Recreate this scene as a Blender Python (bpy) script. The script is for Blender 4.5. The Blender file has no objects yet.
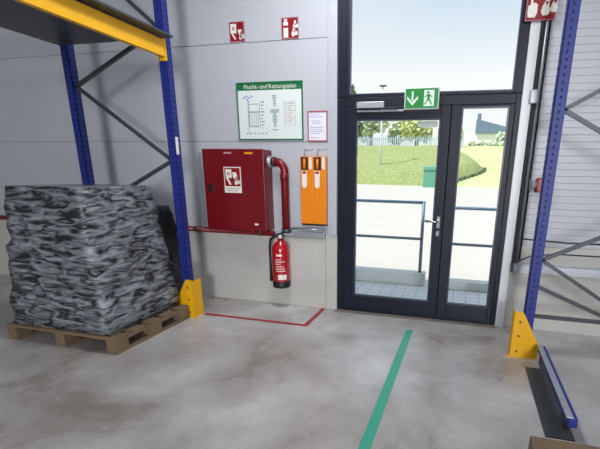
import bpy, bmesh, math, random
from mathutils import Vector, Matrix
random.seed(7)
scene = bpy.context.scene
COL = scene.collection
PI = math.pi

# ------------------------------------------------------------------ materials
def lin(c):
    c /= 255.0
    return c / 12.92 if c <= 0.04045 else ((c + 0.055) / 1.055) ** 2.4
def rgb(r, g, b): return (lin(r), lin(g), lin(b), 1.0)

def mat(name, col, rough=0.5, metal=0.0, var=0.0, scale=8.0, bump=0.0, coat=0.0, emit=None, estr=1.0, spec=0.5):
    m = bpy.data.materials.new(name); m.use_nodes = True
    nt = m.node_tree; b = nt.nodes['Principled BSDF']
    b.inputs['Roughness'].default_value = rough
    b.inputs['Metallic'].default_value = metal
    b.inputs['Coat Weight'].default_value = coat
    b.inputs['Specular IOR Level'].default_value = spec
    if emit:
        b.inputs['Emission Color'].default_value = emit
        b.inputs['Emission Strength'].default_value = estr
    tc = nt.nodes.new('ShaderNodeTexCoord')
    n = nt.nodes.new('ShaderNodeTexNoise'); n.inputs['Scale'].default_value = scale
    n.inputs['Detail'].default_value = 5.0
    nt.links.new(tc.outputs['Object'], n.inputs['Vector'])
    mx = nt.nodes.new('ShaderNodeMix'); mx.data_type = 'RGBA'
    lo = tuple(c * (1 - var) for c in col[:3]) + (1,); hi = tuple(min(1, c * (1 + var)) for c in col[:3]) + (1,)
    mx.inputs['A'].default_value = lo; mx.inputs['B'].default_value = hi
    nt.links.new(n.outputs['Fac'], mx.inputs['Factor'])
    nt.links.new(mx.outputs['Result'], b.inputs['Base Color'])
    if bump > 0:
        bp = nt.nodes.new('ShaderNodeBump'); bp.inputs['Strength'].default_value = bump
        bp.inputs['Distance'].default_value = 0.02
        nt.links.new(n.outputs['Fac'], bp.inputs['Height'])
        nt.links.new(bp.outputs['Normal'], b.inputs['Normal'])
    return m

def floor_material():
    m = bpy.data.materials.new('hall_concrete'); m.use_nodes = True
    nt = m.node_tree; N = nt.nodes.new; L = nt.links.new
    b = nt.nodes['Principled BSDF']
    tc = N('ShaderNodeTexCoord')
    def noise(scale, detail, rough=0.6, dist=0.0):
        n = N('ShaderNodeTexNoise'); n.inputs['Scale'].default_value = scale
        n.inputs['Detail'].default_value = detail; n.inputs['Roughness'].default_value = rough
        n.inputs['Distortion'].default_value = dist
        L(tc.outputs['Object'], n.inputs['Vector']); return n
    b.inputs['Specular IOR Level'].default_value = 0.65
    big = noise(1.0, 6, 0.6, 0.3); mid = noise(3.2, 9, 0.58, 0.0); fine = noise(60, 4, 0.7)
    r1 = N('ShaderNodeValToRGB'); r1.color_ramp.elements[0].position = 0.33; r1.color_ramp.elements[1].position = 0.67
    r1.color_ramp.elements[0].color = rgb(146, 136, 129); r1.color_ramp.elements[1].color = rgb(212, 211, 212)
    L(big.outputs['Fac'], r1.inputs['Fac'])
    r2 = N('ShaderNodeValToRGB'); r2.color_ramp.elements[0].position = 0.22; r2.color_ramp.elements[1].position = 0.78
    r2.color_ramp.elements[0].color = (0.78, 0.77, 0.76, 1); r2.color_ramp.elements[1].color = (1.12, 1.12, 1.12, 1)
    L(mid.outputs['Fac'], r2.inputs['Fac'])
    mx = N('ShaderNodeMix'); mx.data_type = 'RGBA'; mx.blend_type = 'MULTIPLY'; mx.inputs['Factor'].default_value = 0.8
    L(r1.outputs['Color'], mx.inputs['A']); L(r2.outputs['Color'], mx.inputs['B'])
    r3 = N('ShaderNodeValToRGB'); r3.color_ramp.elements[0].position = 0.3; r3.color_ramp.elements[1].position = 0.7
    r3.color_ramp.elements[0].color = (0.8, 0.8, 0.8, 1); r3.color_ramp.elements[1].color = (1.1, 1.1, 1.1, 1)
    L(fine.outputs['Fac'], r3.inputs['Fac'])
    mx2 = N('ShaderNodeMix'); mx2.data_type = 'RGBA'; mx2.blend_type = 'MULTIPLY'; mx2.inputs['Factor'].default_value = 0.6
    L(mx.outputs['Result'], mx2.inputs['A']); L(r3.outputs['Color'], mx2.inputs['B'])
    L(mx2.outputs['Result'], b.inputs['Base Color'])
    rr = N('ShaderNodeMapRange'); rr.inputs['From Min'].default_value = 0.3; rr.inputs['From Max'].default_value = 0.7
    rr.inputs['To Min'].default_value = 0.242; rr.inputs['To Max'].default_value = 0.36
    L(big.outputs['Fac'], rr.inputs['Value']); L(rr.outputs['Result'], b.inputs['Roughness'])
    bp = N('ShaderNodeBump'); bp.inputs['Strength'].default_value = 0.05; bp.inputs['Distance'].default_value = 0.01
    L(mid.outputs['Fac'], bp.inputs['Height']); L(bp.outputs['Normal'], b.inputs['Normal'])
    return m

def plinth_material():
    m = mat('plinth_concrete', rgb(194, 192, 187), 0.85, var=0.2, scale=2.2, bump=0.08)
    return m

def paving_material():
    m = bpy.data.materials.new('landing_tiles'); m.use_nodes = True
    nt = m.node_tree; N = nt.nodes.new; L = nt.links.new; b = nt.nodes['Principled BSDF']
    tc = N('ShaderNodeTexCoord'); br = N('ShaderNodeTexBrick')
    br.inputs['Color1'].default_value = rgb(226, 228, 228); br.inputs['Color2'].default_value = rgb(218, 221, 223)
    br.inputs['Mortar'].default_value = rgb(178, 183, 188); br.inputs['Scale'].default_value = 1.0
    br.inputs['Mortar Size'].default_value = 0.006; br.inputs['Brick Width'].default_value = 0.16
    br.inputs['Row Height'].default_value = 0.16; br.offset = 0.0
    L(tc.outputs['Object'], br.inputs['Vector']); L(br.outputs['Color'], b.inputs['Base Color'])
    b.inputs['Roughness'].default_value = 0.8
    return m

def glass_material():
    m = bpy.data.materials.new('clear_glass'); m.use_nodes = True
    nt = m.node_tree; nt.nodes.clear(); N = nt.nodes.new; L = nt.links.new
    out = N('ShaderNodeOutputMaterial'); mix = N('ShaderNodeMixShader')
    t = N('ShaderNodeBsdfTransparent'); t.inputs['Color'].default_value = (0.96, 0.98, 0.98, 1)
    g = N('ShaderNodeBsdfGlossy'); g.inputs['Roughness'].default_value = 0.02
    f = N('ShaderNodeFresnel'); f.inputs['IOR'].default_value = 1.45
    L(f.outputs['Fac'], mix.inputs['Fac']); L(t.outputs['BSDF'], mix.inputs[1]); L(g.outputs['BSDF'], mix.inputs[2])
    L(mix.outputs['Shader'], out.inputs['Surface'])
    return m

def frosted_material():
    m = bpy.data.materials.new('grey_film'); m.use_nodes = True
    nt = m.node_tree; b = nt.nodes['Principled BSDF']
    b.inputs['Base Color'].default_value = rgb(186, 192, 200); b.inputs['Roughness'].default_value = 0.5
    b.inputs['Alpha'].default_value = 0.75
    return m

def wrap_material():
    m = bpy.data.materials.new('grey_stretch_film'); m.use_nodes = True
    nt = m.node_tree; N = nt.nodes.new; L = nt.links.new; b = nt.nodes['Principled BSDF']
    tc = N('ShaderNodeTexCoord'); mp = N('ShaderNodeMapping'); mp.inputs['Scale'].default_value = (2.2, 2.2, 9.0)
    mp.inputs['Rotation'].default_value = (0.35, 0.2, 0)
    L(tc.outputs['Object'], mp.inputs['Vector'])
    n = N('ShaderNodeTexNoise'); n.inputs['Scale'].default_value = 2.2; n.inputs['Detail'].default_value = 6
    n.inputs['Distortion'].default_value = 1.4
    L(mp.outputs['Vector'], n.inputs['Vector'])
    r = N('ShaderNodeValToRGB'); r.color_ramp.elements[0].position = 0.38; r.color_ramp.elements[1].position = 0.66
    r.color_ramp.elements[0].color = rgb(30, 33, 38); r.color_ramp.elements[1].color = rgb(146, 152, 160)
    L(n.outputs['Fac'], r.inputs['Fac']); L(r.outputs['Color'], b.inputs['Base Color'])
    b.inputs['Roughness'].default_value = 0.25
    bp = N('ShaderNodeBump'); bp.inputs['Strength'].default_value = 0.8; bp.inputs['Distance'].default_value = 0.03
    L(n.outputs['Fac'], bp.inputs['Height']); L(bp.outputs['Normal'], b.inputs['Normal'])
    return m

def grass_material(name, a, c, scale=2.5):
    m = bpy.data.materials.new(name); m.use_nodes = True
    nt = m.node_tree; N = nt.nodes.new; L = nt.links.new; b = nt.nodes['Principled BSDF']
    tc = N('ShaderNodeTexCoord')
    n = N('ShaderNodeTexNoise'); n.inputs['Scale'].default_value = scale; n.inputs['Detail'].default_value = 8
    L(tc.outputs['Object'], n.inputs['Vector'])
    r = N('ShaderNodeValToRGB'); r.color_ramp.elements[0].position = 0.35; r.color_ramp.elements[1].position = 0.65
    r.color_ramp.elements[0].color = a; r.color_ramp.elements[1].color = c
    L(n.outputs['Fac'], r.inputs['Fac']); L(r.outputs['Color'], b.inputs['Base Color'])
    b.inputs['Roughness'].default_value = 0.9
    return m

M = {}
M['floor'] = floor_material()
M['wall'] = mat('white_wall_panel', rgb(188, 190, 198), 0.42, var=0.03, scale=1.2)
M['plinth'] = plinth_material()
M['ceiling'] = mat('ceiling_paint', rgb(170, 172, 175), 0.8, var=0.03)
M['dark_hall'] = mat('hall_wall_paint', rgb(140, 142, 146), 0.8, var=0.05)
M['frame'] = mat('anthracite_aluminium', rgb(15, 20, 39), 0.45, 0.0, var=0.05, scale=3, spec=0.35)
M['bead'] = mat('anthracite_bead', rgb(46, 53, 74), 0.35, 0.0, var=0.03)
M['steel'] = mat('galvanised_steel', rgb(176, 180, 188), 0.38, 0.55, var=0.12, scale=14)
M['dark_steel'] = mat('dark_grey_steel', rgb(72, 76, 82), 0.45, 0.4, var=0.1)
M['column'] = mat('light_grey_column_paint', rgb(192, 195, 204), 0.35, 0.15, var=0.05)
M['white_steel'] = mat('white_painted_steel', rgb(218, 220, 224), 0.35, var=0.04)
M['silver'] = mat('silver_paint', rgb(176, 178, 184), 0.3, 0.3, var=0.03)
M['chrome'] = mat('chrome', rgb(214, 216, 220), 0.18, 1.0)
M['black'] = mat('black_plastic', rgb(22, 23, 26), 0.45, var=0.1)
M['rubber'] = mat('black_rubber', rgb(16, 16, 18), 0.6, var=0.1)
M['red'] = mat('signal_red_paint', rgb(114, 7, 21), 0.35, var=0.06, scale=3)
M['pipe_red'] = mat('pipe_red_paint', rgb(122, 8, 23), 0.33, var=0.08, scale=5)
M['ext_red'] = mat('extinguisher_red', rgb(178, 14, 30), 0.22, var=0.03, coat=0.4)
M['sign_red'] = mat('sign_red', rgb(140, 18, 30), 0.4, var=0.02)
M['sign_white'] = mat('sign_white', rgb(236, 232, 224), 0.45, var=0.02)
M['sign_line'] = mat('sign_grey_line', rgb(128, 140, 138), 0.5)
M['pale_line'] = mat('sign_pale_line', rgb(186, 160, 166), 0.5)
M['blue_line'] = mat('sign_blue_line', rgb(84, 92, 168), 0.5)
M['lilac_line'] = mat('sign_lilac_line', rgb(160, 162, 202), 0.5)
M['sign_green'] = mat('sign_dark_green', rgb(16, 112, 66), 0.3, var=0.02)
M['exit_green'] = mat('exit_sign_green', rgb(24, 128, 52), 0.35, emit=rgb(30, 150, 62), estr=0.06)
M['exit_white'] = mat('exit_sign_white', rgb(214, 240, 216), 0.35, emit=rgb(210, 244, 214), estr=0.12)
M['board'] = mat('board_white', rgb(226, 234, 232), 0.25)
M['pinkframe'] = mat('pink_red_frame', rgb(176, 70, 92), 0.4, var=0.04)
M['paper'] = mat('white_paper', rgb(232, 232, 240), 0.35, var=0.02)
M['orange'] = mat('orange_plastic', rgb(240, 136, 14), 0.4, var=0.03, scale=3)
M['brown'] = mat('dark_brown_window', rgb(70, 34, 22), 0.3, var=0.35, scale=40)
M['blue'] = mat('rack_blue_paint', rgb(28, 44, 132), 0.5, var=0.08, scale=5)
M['hole'] = mat('slot_shadow_black', rgb(12, 16, 50), 0.7)
M['yellow'] = mat('safety_yellow_paint', rgb(238, 176, 8), 0.4, var=0.07, scale=5)
M['amber'] = mat('amber_reflector', rgb(226, 170, 30), 0.3)
M['green_tape'] = mat('green_floor_tape', rgb(52, 164, 134), 0.32, var=0.08, scale=6)
M['red_tape'] = mat('red_floor_tape', rgb(164, 16, 40), 0.4, var=0.1, scale=6)
M['wood'] = mat('weathered_pallet_wood', rgb(118, 98, 76), 0.85, var=0.28, scale=6, bump=0.2)
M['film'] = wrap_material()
M['blackfilm'] = mat('black_stretch_film', rgb(20, 22, 26), 0.3, var=0.4, scale=9, bump=0.5)
M['glass'] = glass_material()
M['sticker'] = frosted_material()
M['tiles'] = paving_material()
M['sill'] = mat('worn_threshold_concrete', rgb(124, 116, 108), 0.8, var=0.5, scale=9, bump=0.2)
M['concrete_out'] = mat('pale_yard_concrete', rgb(180, 175, 167), 0.9, var=0.05, scale=0.5)
M['kerb'] = mat('kerb_concrete', rgb(206, 208, 206), 0.9, var=0.08, scale=5)
M['rail'] = mat('blue_grey_railing_paint', rgb(98, 120, 142), 0.45, 0.1, var=0.05)
M['grass'] = grass_material('bank_grass', rgb(122, 134, 78), rgb(150, 158, 102), 5.0)
M['lawn'] = grass_material('lawn_grass', rgb(170, 180, 120), rgb(188, 196, 142), 1.2)
M['leaf_dark'] = grass_material('dark_leaves', rgb(84, 108, 80), rgb(122, 144, 106), 3)
M['leaf_pale'] = grass_material('pale_leaves', rgb(178, 192, 158), rgb(208, 218, 188), 3)
M['leaf_yellow'] = grass_material('yellow_green_leaves', rgb(178, 190, 122), rgb(210, 216, 154), 3)
M['bark'] = mat('bark', rgb(96, 84, 70), 0.9, var=0.2)
M['render'] = mat('white_house_render', rgb(236, 234, 230), 0.9, var=0.03)
M['slate'] = mat('blue_grey_roof', rgb(108, 126, 150), 0.7, var=0.08)
M['pane_dark'] = mat('dark_window_pane', rgb(90, 100, 110), 0.2)
M['fence'] = mat('pale_grey_fence_paint', rgb(176, 190, 200), 0.6, var=0.04)
M['bin_green'] = mat('bin_green_plastic', rgb(96, 160, 132), 0.5, var=0.05)

# ------------------------------------------------------------------ mesh helpers
WL = {}
class MB:
    def __init__(s): s.bm = bmesh.new()
    def _xf(s, vs, m):
        if m is not None: bmesh.ops.transform(s.bm, matrix=m, verts=vs)
    def box(s, x0, y0, z0, x1, y1, z1, bev=0.0, m=None):
        r = bmesh.ops.create_cube(s.bm, size=1.0)
        vs = r['verts']
        bmesh.ops.scale(s.bm, vec=(abs(x1-x0), abs(y1-y0), abs(z1-z0)), verts=vs)
        bmesh.ops.translate(s.bm, vec=((x0+x1)/2, (y0+y1)/2, (z0+z1)/2), verts=vs)
        if bev > 0:
            es = list({e for v in vs for e in v.link_edges})
            rr = bmesh.ops.bevel(s.bm, geom=es, offset=bev, segments=2, affect='EDGES', profile=0.5)
            vs = list({v for f in rr['faces'] for v in f.verts} | {v for v in vs if v.is_valid})
        s._xf(vs, m); return s
    def bar(s, p, q, w, h, up=(0, 0, 1)):
        p = Vector(p); q = Vector(q); d = (q-p); L = d.length; d.normalize()
        u = Vector(up)
        if abs(d.dot(u)) > 0.99: u = Vector((0, 1, 0))
        a = d.cross(u).normalized(); c = a.cross(d)
        m = Matrix((( a.x, d.x, c.x, (p.x+q.x)/2), (a.y, d.y, c.y, (p.y+q.y)/2), (a.z, d.z, c.z, (p.z+q.z)/2), (0, 0, 0, 1)))
        return s.box(-w/2, -L/2, -h/2, w/2, L/2, h/2, 0, m)
    def tube(s, pts, r, seg=14, cap=True):
        pts = [Vector(p) for p in pts]; rs = r if isinstance(r, (list, tuple)) else [r]*len(pts)
        rings = []; a = None
        for i, p in enumerate(pts):
            d = (pts[min(i+1, len(pts)-1)] - pts[max(i-1, 0)]).normalized()
            if a is None:
                a = d.orthogonal().normalized()
            else:
                a = (a - d*a.dot(d)); a = a.normalized() if a.length > 1e-6 else d.orthogonal().normalized()
            b = d.cross(a)
            rings.append([s.bm.verts.new(p + (a*math.cos(2*PI*k/seg) + b*math.sin(2*PI*k/seg))*rs[i]) for k in range(seg)])
        for i in range(len(rings)-1):
            for k in range(seg):
                f = s.bm.faces.new((rings[i][k], rings[i][(k+1) % seg], rings[i+1][(k+1) % seg], rings[i+1][k])); f.smooth = True
        if cap:
            s.bm.faces.new(rings[0][::-1]); s.bm.faces.new(rings[-1])
        return s
    def lathe(s, prof, c=(0, 0, 0), seg=24):          # prof: (radius, height) about the z axis
        rings = []
        for r, z in prof:
            rings.append([s.bm.verts.new((c[0]+r*math.cos(2*PI*k/seg), c[1]+r*math.sin(2*PI*k/seg), c[2]+z)) for k in range(seg)])
        for i in range(len(rings)-1):
            for k in range(seg):
                f = s.bm.faces.new((rings[i][k], rings[i][(k+1) % seg], rings[i+1][(k+1) % seg], rings[i+1][k])); f.smooth = True
        s.bm.faces.new(rings[0][::-1]); s.bm.faces.new(rings[-1])
        return s
    def poly(s, pts, y0, y1):                          # polygon in (x, z), extruded from y0 to y1
        a = [s.bm.verts.new((x, y0, z)) for x, z in pts]; b = [s.bm.verts.new((x, y1, z)) for x, z in pts]
        n = len(pts)
        s.bm.faces.new(a); s.bm.faces.new(b[::-1])
        for i in range(n): s.bm.faces.new((a[i], b[i], b[(i+1) % n], a[(i+1) % n]))
        return s
    def disc(s, x, z, r, y0, y1, seg=20, sx=1.0):
        return s.poly([(x + sx*r*math.cos(2*PI*k/seg), z + r*math.sin(2*PI*k/seg)) for k in range(seg)], y0, y1)
    def ring(s, x, z, r0, r1, y0, y1, seg=20):
        for k in range(seg):
            t0, t1 = 2*PI*k/seg, 2*PI*(k+1)/seg
            s.poly([(x+r0*math.cos(t0), z+r0*math.sin(t0)), (x+r1*math.cos(t0), z+r1*math.sin(t0)),
                    (x+r1*math.cos(t1), z+r1*math.sin(t1)), (x+r0*math.cos(t1), z+r0*math.sin(t1))], y0, y1)
        return s
    def frame(s, x0, z0, x1, z1, w, y0, y1, bev=0.0):
        s.box(x0, y0, z0, x0+w, y1, z1, bev); s.box(x1-w, y0, z0, x1, y1, z1, bev)
        s.box(x0+w, y0, z0, x1-w, y1, z0+w, bev); s.box(x0+w, y0, z1-w, x1-w, y1, z1, bev); return s
    def build(s, name, m, parent=None, smooth=False):
        bmesh.ops.recalc_face_normals(s.bm, faces=s.bm.faces[:])
        me = bpy.data.meshes.new(name)
        if parent is None:
            xs = [v.co for v in s.bm.verts]
            o0 = Vector(((min(v.x for v in xs)+max(v.x for v in xs))/2, (min(v.y for v in xs)+max(v.y for v in xs))/2, min(v.z for v in xs)))
        else: o0 = WL[parent]
        bmesh.ops.translate(s.bm, vec=-o0, verts=s.bm.verts[:])
        s.bm.to_mesh(me); s.bm.free()
        ms = m if isinstance(m, (list, tuple)) else [m]
        for q in ms: me.materials.append(q)
        if smooth:
            for p in me.polygons: p.use_smooth = True
        o = bpy.data.objects.new(name, me); COL.objects.link(o)
        if parent is None: o.location = o0
        else: o.parent = parent
        WL[o] = o0
        return o

def thing(name, label, cat, loc, group=None):
    o = bpy.data.objects.new(name, None); o.empty_display_size = 0.1; COL.objects.link(o)
    o.location = loc; WL[o] = Vector(loc); tag(o, label, cat, group); return o
def tag(o, label, cat, group=None):
    o['label'] = label; o['category'] = cat
    if group: o['group'] = group
    return o
def structure(o, label=None):
    o['kind'] = 'structure'
    if label: o['label'] = label
    return o
def setting(name, loc):
    o = bpy.data.objects.new(name, None); o.empty_display_size = 0.1; COL.objects.link(o)
    o.location = loc; WL[o] = Vector(loc); o['kind'] = 'structure'; return o
def text(mb, string, size, x, y, z, align='CENTER', width=None):
    cu = bpy.data.curves.new('lettering', 'FONT'); cu.body = string; cu.size = size
    cu.align_x = align; cu.align_y = 'CENTER'; cu.resolution_u = 2
    to = bpy.data.objects.new('lettering', cu); COL.objects.link(to)
    dg = bpy.context.evaluated_depsgraph_get(); me = bpy.data.meshes.new_from_object(to.evaluated_get(dg))
    me2 = bmesh.new(); me2.from_mesh(me)
    xs = [v.co.x for v in me2.verts]; sx = 1.0
    if width and xs: sx = width/(max(xs)-min(xs))
    me2.free()
    n0 = len(mb.bm.verts); mb.bm.from_mesh(me); mb.bm.verts.ensure_lookup_table()
    for v in mb.bm.verts[n0:]:
        v.co = Vector((x + v.co.x*sx, y, z + v.co.y))
    bpy.data.objects.remove(to); bpy.data.curves.remove(cu); bpy.data.meshes.remove(me)
    return mb

# ------------------------------------------------------------------ the hall
CEIL = 4.0; BACK = -14.0; WX = 7.0
structure(MB().box(-WX, BACK, -0.15, WX, 0.06, 0.0).build('floor', M['floor']))
structure(MB().box(-WX, BACK, CEIL, WX, 0.3, CEIL+0.1).build('ceiling', M['ceiling']))
structure(MB().box(-WX-0.15, BACK, 0, -WX, 0.3, CEIL).build('wall_left', M['dark_hall']))
structure(MB().box(WX, BACK, 0, WX+0.15, 0.3, CEIL).build('wall_right', M['dark_hall']))
structure(MB().box(-WX, BACK-0.15, 0, WX, BACK, CEIL).build('wall_front', M['dark_hall']))
# back wall: white panels with horizontal seams, an opening for the door
w = MB(); gap = 0.006
lv = [0.81, 1.825, 2.78, 3.735, CEIL]
for a, b in zip(lv[:-1], lv[1:]):
    w.box(-WX, 0.0, a+gap/2, -0.1, 0.2, b-gap/2, 0.004)
w.box(-WX, 0.012, 0.81, -0.1, 0.2, CEIL)
w.box(1.74, 0.0, 0.86, 1.905, 0.2, CEIL)
z = 0.86
while z < CEIL-0.05:                                   # ribbed white cladding to the right of the door
    w.box(1.905, -0.004, z+0.001, WX, 0.19, min(z+0.059, CEIL), 0.004); z += 0.06
w.box(1.905, 0.0, 0.86, WX, 0.2, CEIL)
structure(w.build('wall_back', M['wall']))
p = MB().box(-WX, -0.03, 0.0, -0.13, 0.2, 0.81, 0.008); p.box(-0.13, -0.012, 0, 0.0, 0.2, 0.86, 0.004)
structure(p.build('trim_1', M['plinth']), 'concrete plinth below the panels left of the door')
structure(MB().box(1.74, -0.015, 0.0, WX, 0.2, 0.86, 0.006).build('trim_2', M['plinth']), 'concrete plinth right of the door')
c = MB().box(-0.1, -0.035, 0.86, 0.0, 0.2, CEIL, 0.004); c.box(-0.082, -0.04, 0.86, -0.074, -0.03, CEIL)
structure(c.build('trim_3', M['column']), 'grey steel column left of the door')
structure(MB().box(1.74, -0.03, 0.0, 1.822, 0.19, CEIL, 0.004).build('trim_4', M['white_steel']), 'white jamb strip right of the door')
t = MB().box(-0.005, -0.095, 0.0, 1.74, -0.013, 0.006, 0.002)
structure(t.build('trim_5', M['sill']), 'worn threshold strip in front of the door')

# ------------------------------------------------------------------ glazed door and window above it
fr = setting('door_1', (0, 0, 0))
f = MB()
f.box(0.0, 0.0, 0.0, 0.07, 0.09, 2.235, 0.004); f.box(1.695, 0.0, 0.0, 1.74, 0.09, 2.235, 0.004)
f.box(0.07, 0.0, 2.15, 1.695, 0.09, 2.235, 0.004); f.box(0.07, 0.0, 0.0, 1.695, 0.09, 0.03, 0.003)
f.box(1.11, 0.061, 0.035, 1.15, 0.075, 2.149)
f.build('door_frame', M['frame'], fr)
def leaf(name, x0, x1, gx0, gx1, gz0, gz1, ztop):
    l = MB()
    l.box(x0, -0.012, 0.032, gx0, 0.06, ztop, 0.004); l.box(gx1, -0.012, 0.032, x1, 0.06, ztop, 0.004)
    l.box(gx0, -0.012, 0.032, gx1, 0.06, gz0, 0.004); l.box(gx0, -0.012, gz1, gx1, 0.06, ztop, 0.004)
    o = l.build(name, M['frame'], fr)
    MB().frame(gx0, gz0, gx1, gz1, 0.016, -0.006, 0.03).build('glazing_bead', M['bead'], o)
    MB().box(gx0+0.002, 0.02, gz0+0.002, gx1-0.002, 0.028, gz1-0.002).build('glass_pane', M['glass'], o)
    return o
l1 = leaf('door_leaf', 0.075, 1.125, 0.192, 1.035, 0.186, 2.035, 2.145)
l2 = leaf('door_leaf', 1.13, 1.69, 1.222, 1.648, 0.186, 2.132, 2.147)
h = MB().box(1.062, -0.022, 0.99, 1.098, -0.011, 1.11, 0.004)
h.tube([(1.08, -0.02, 1.06), (1.08, -0.075, 1.06), (1.06, -0.082, 1.06), (0.95, -0.082, 1.062)], 0.011, 12)
h.build('door_handle', M['chrome'], l1)
MB().box(1.062, -0.022, 0.905, 1.098, -0.011, 0.965, 0.008).tube([(1.08, -0.02, 0.935), (1.08, -0.034, 0.935)], 0.012, 14).build('lock_cylinder', M['chrome'], l1)
s = MB(); x0, x1, z0, z1, r = 0.815, 1.008, 1.955, 2.012, 0.02
pts = []
for cx, cz, a0 in ((x1-r, z1-r, 0), (x0+r, z1-r, 90), (x0+r, z0+r, 180), (x1-r, z0+r, 270)):
    for k in range(5):
        a = math.radians(a0 + k*22.5); pts.append((cx+r*math.cos(a), cz+r*math.sin(a)))
s.poly(pts, 0.017, 0.0195); s.build('door_sticker', M['sticker'], l1)
wn = setting('window_1', (0, 0, 2.24))
f = MB(); WT = 3.62
f.box(0.0, 0.0, 2.24, 0.115, 0.09, WT, 0.004); f.box(1.66, 0.0, 2.24, 1.74, 0.09, WT, 0.004)
f.box(0.115, 0.0, WT-0.1, 1.66, 0.09, WT, 0.004); f.box(0.115, 0.0, 2.238, 1.66, 0.09, 2.258, 0.002)
f.box(0.065, -0.012, 2.24, 0.085, 0.002, WT)
f.build('window_frame', M['frame'], wn)
MB().frame(0.115, 2.258, 1.66, WT-0.1, 0.012, -0.004, 0.03).build('glazing_bead', M['bead'], wn)
MB().box(0.117, 0.03, 2.26, 1.658, 0.038, WT-0.102).build('glass_pane', M['glass'], wn)
structure(MB().box(0.0, 0.0, WT, 1.74, 0.2, CEIL).build('wall_lintel', M['wall']))

# door closer on the transom
dc = thing('door_closer', 'silver overhead door closer with slide arm on the transom left of the exit sign', 'door closer', (0.35, -0.012, 2.09))
MB().box(0.212, -0.07, 2.128, 0.485, -0.012, 2.186, 0.005).build('closer_body', M['silver'], dc)
MB().box(0.212, -0.045, 2.096, 0.675, -0.012, 2.112, 0.002).build('slide_rail', M['silver'], dc)
MB().tube([(0.45, -0.04, 2.13), (0.45, -0.04, 2.112)], 0.012).bar((0.45, -0.05, 2.116), (0.62, -0.05, 2.116), 0.018, 0.006).build('closer_arm', M['dark_steel'], dc)

# exit sign
es = thing('exit_sign', 'green and white emergency exit sign with down arrow and running figure above the door', 'exit sign', (0.845, -0.03, 2.1))
MB().box(0.683, -0.062, 2.108, 1.008, 0.0, 2.298, 0.006).build('housing', M['white_steel'], es)
MB().box(0.693, -0.066, 2.118, 0.998, -0.0615, 2.288).build('green_panel', M['exit_green'], es)
a = MB(); y0, y1 = -0.069, -0.0655
a.poly([(0.752, 2.265), (0.768, 2.265), (0.768, 2.185), (0.752, 2.185)], y0, y1)
a.poly([(0.76, 2.142), (0.71, 2.198), (0.71, 2.222), (0.76, 2.170), (0.81, 2.222), (0.81, 2.198)], y0, y1)
a.build('down_arrow', M['exit_white'], es)
dp = MB().box(0.868, y0, 2.135, 0.962, y1, 2.272).build('door_pictogram', M['exit_white'], es)
b = MB(); y2, y3 = -0.071, -0.0685
b.disc(0.905, 2.252, 0.012, y2, y3, 12)
b.poly([(0.895, 2.238), (0.925, 2.236), (0.92, 2.195), (0.9, 2.195)], y2, y3)
b.poly([(0.9, 2.2), (0.918, 2.2), (0.938, 2.175), (0.945, 2.145), (0.933, 2.145), (0.925, 2.17)], y2, y3)
b.poly([(0.905, 2.205), (0.915, 2.195), (0.895, 2.165), (0.876, 2.145), (0.87, 2.153), (0.886, 2.17)], y2, y3)
b.poly([(0.9, 2.236), (0.9, 2.226), (0.878, 2.208), (0.87, 2.214)], y2, y3)
b.poly([(0.92, 2.236), (0.92, 2.226), (0.945, 2.204), (0.95, 2.212)], y2, y3)
b.build('running_figure', M['exit_green'], dp)

# ------------------------------------------------------------------ signs on the wall
def flames(mb, x, z, sc, y0, y1):
    for dx, dz, k in ((0, 0, 1.0), (0.34, 0.1, 0.8), (0.1, 0.5, 0.7)):
        pts = [(0, 0), (0.22, 0.02), (0.3, 0.2), (0.22, 0.36), (0.24, 0.5), (0.1, 0.38), (0.06, 0.56), (-0.04, 0.34), (-0.08, 0.16)]
        mb.poly([(x + sc*(dx+k*a), z + sc*(dz+k*b)) for a, b in pts], y0, y1)
def fire_plate(name, label, x0, z0, x1, z1):
    t = thing(name, label, 'fire sign', ((x0+x1)/2, 0.0, z0))
    MB().box(x0, -0.005, z0, x1, 0.0, z1, 0.001).build('plate', M['sign_red'], t)
    MB().frame(x0+0.003, z0+0.003, x1-0.003, z1-0.003, 0.0035, -0.0062, -0.0048).build('border', M['pale_line'], t)
    return t
t = fire_plate('fire_hose_sign', 'small red and white fire hose reel sign high above the red hose cabinet', -1.172, 2.79, -1.0, 2.975)
g = MB(); ya, yb = -0.007, -0.0048
g.poly([(-1.157, 2.87), (-1.157, 2.955), (-1.09, 2.955), (-1.09, 2.87)], ya, yb); g.poly([(-1.15, 2.87), (-1.13, 2.87), (-1.095, 2.815), (-1.115, 2.815)], ya, yb)
g.poly([(-1.075, 2.9), (-1.03, 2.9), (-1.03, 2.88), (-1.02, 2.84), (-1.04, 2.815), (-1.06, 2.85)], ya, yb)
flames(g, -1.055, 2.81, 0.09, ya, yb)
g.build('pictogram', M['sign_white'], t)
g = MB(); g.ring(-1.122, 2.912, 0.008, 0.015, -0.0085, -0.0065); g.build('reel_symbol', M['sign_red'], t)
t = fire_plate('fire_extinguisher_sign', 'small red sign with white extinguisher and flames high above the framed notice', -0.592, 2.785, -0.408, 2.975)
g = MB(); g.box(-0.568, ya, 2.8, -0.518, yb, 2.885); g.poly([(-0.568, 2.905), (-0.518, 2.905), (-0.518, 2.93), (-0.535, 2.95), (-0.553, 2.95), (-0.568, 2.93)], ya, yb)
g.box(-0.56, ya, 2.952, -0.525, yb, 2.962)
flames(g, -0.475, 2.805, 0.10, ya, yb); flames(g, -0.46, 2.87, 0.09, ya, yb)
g.build('pictogram', M['sign_white'], t)
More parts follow.
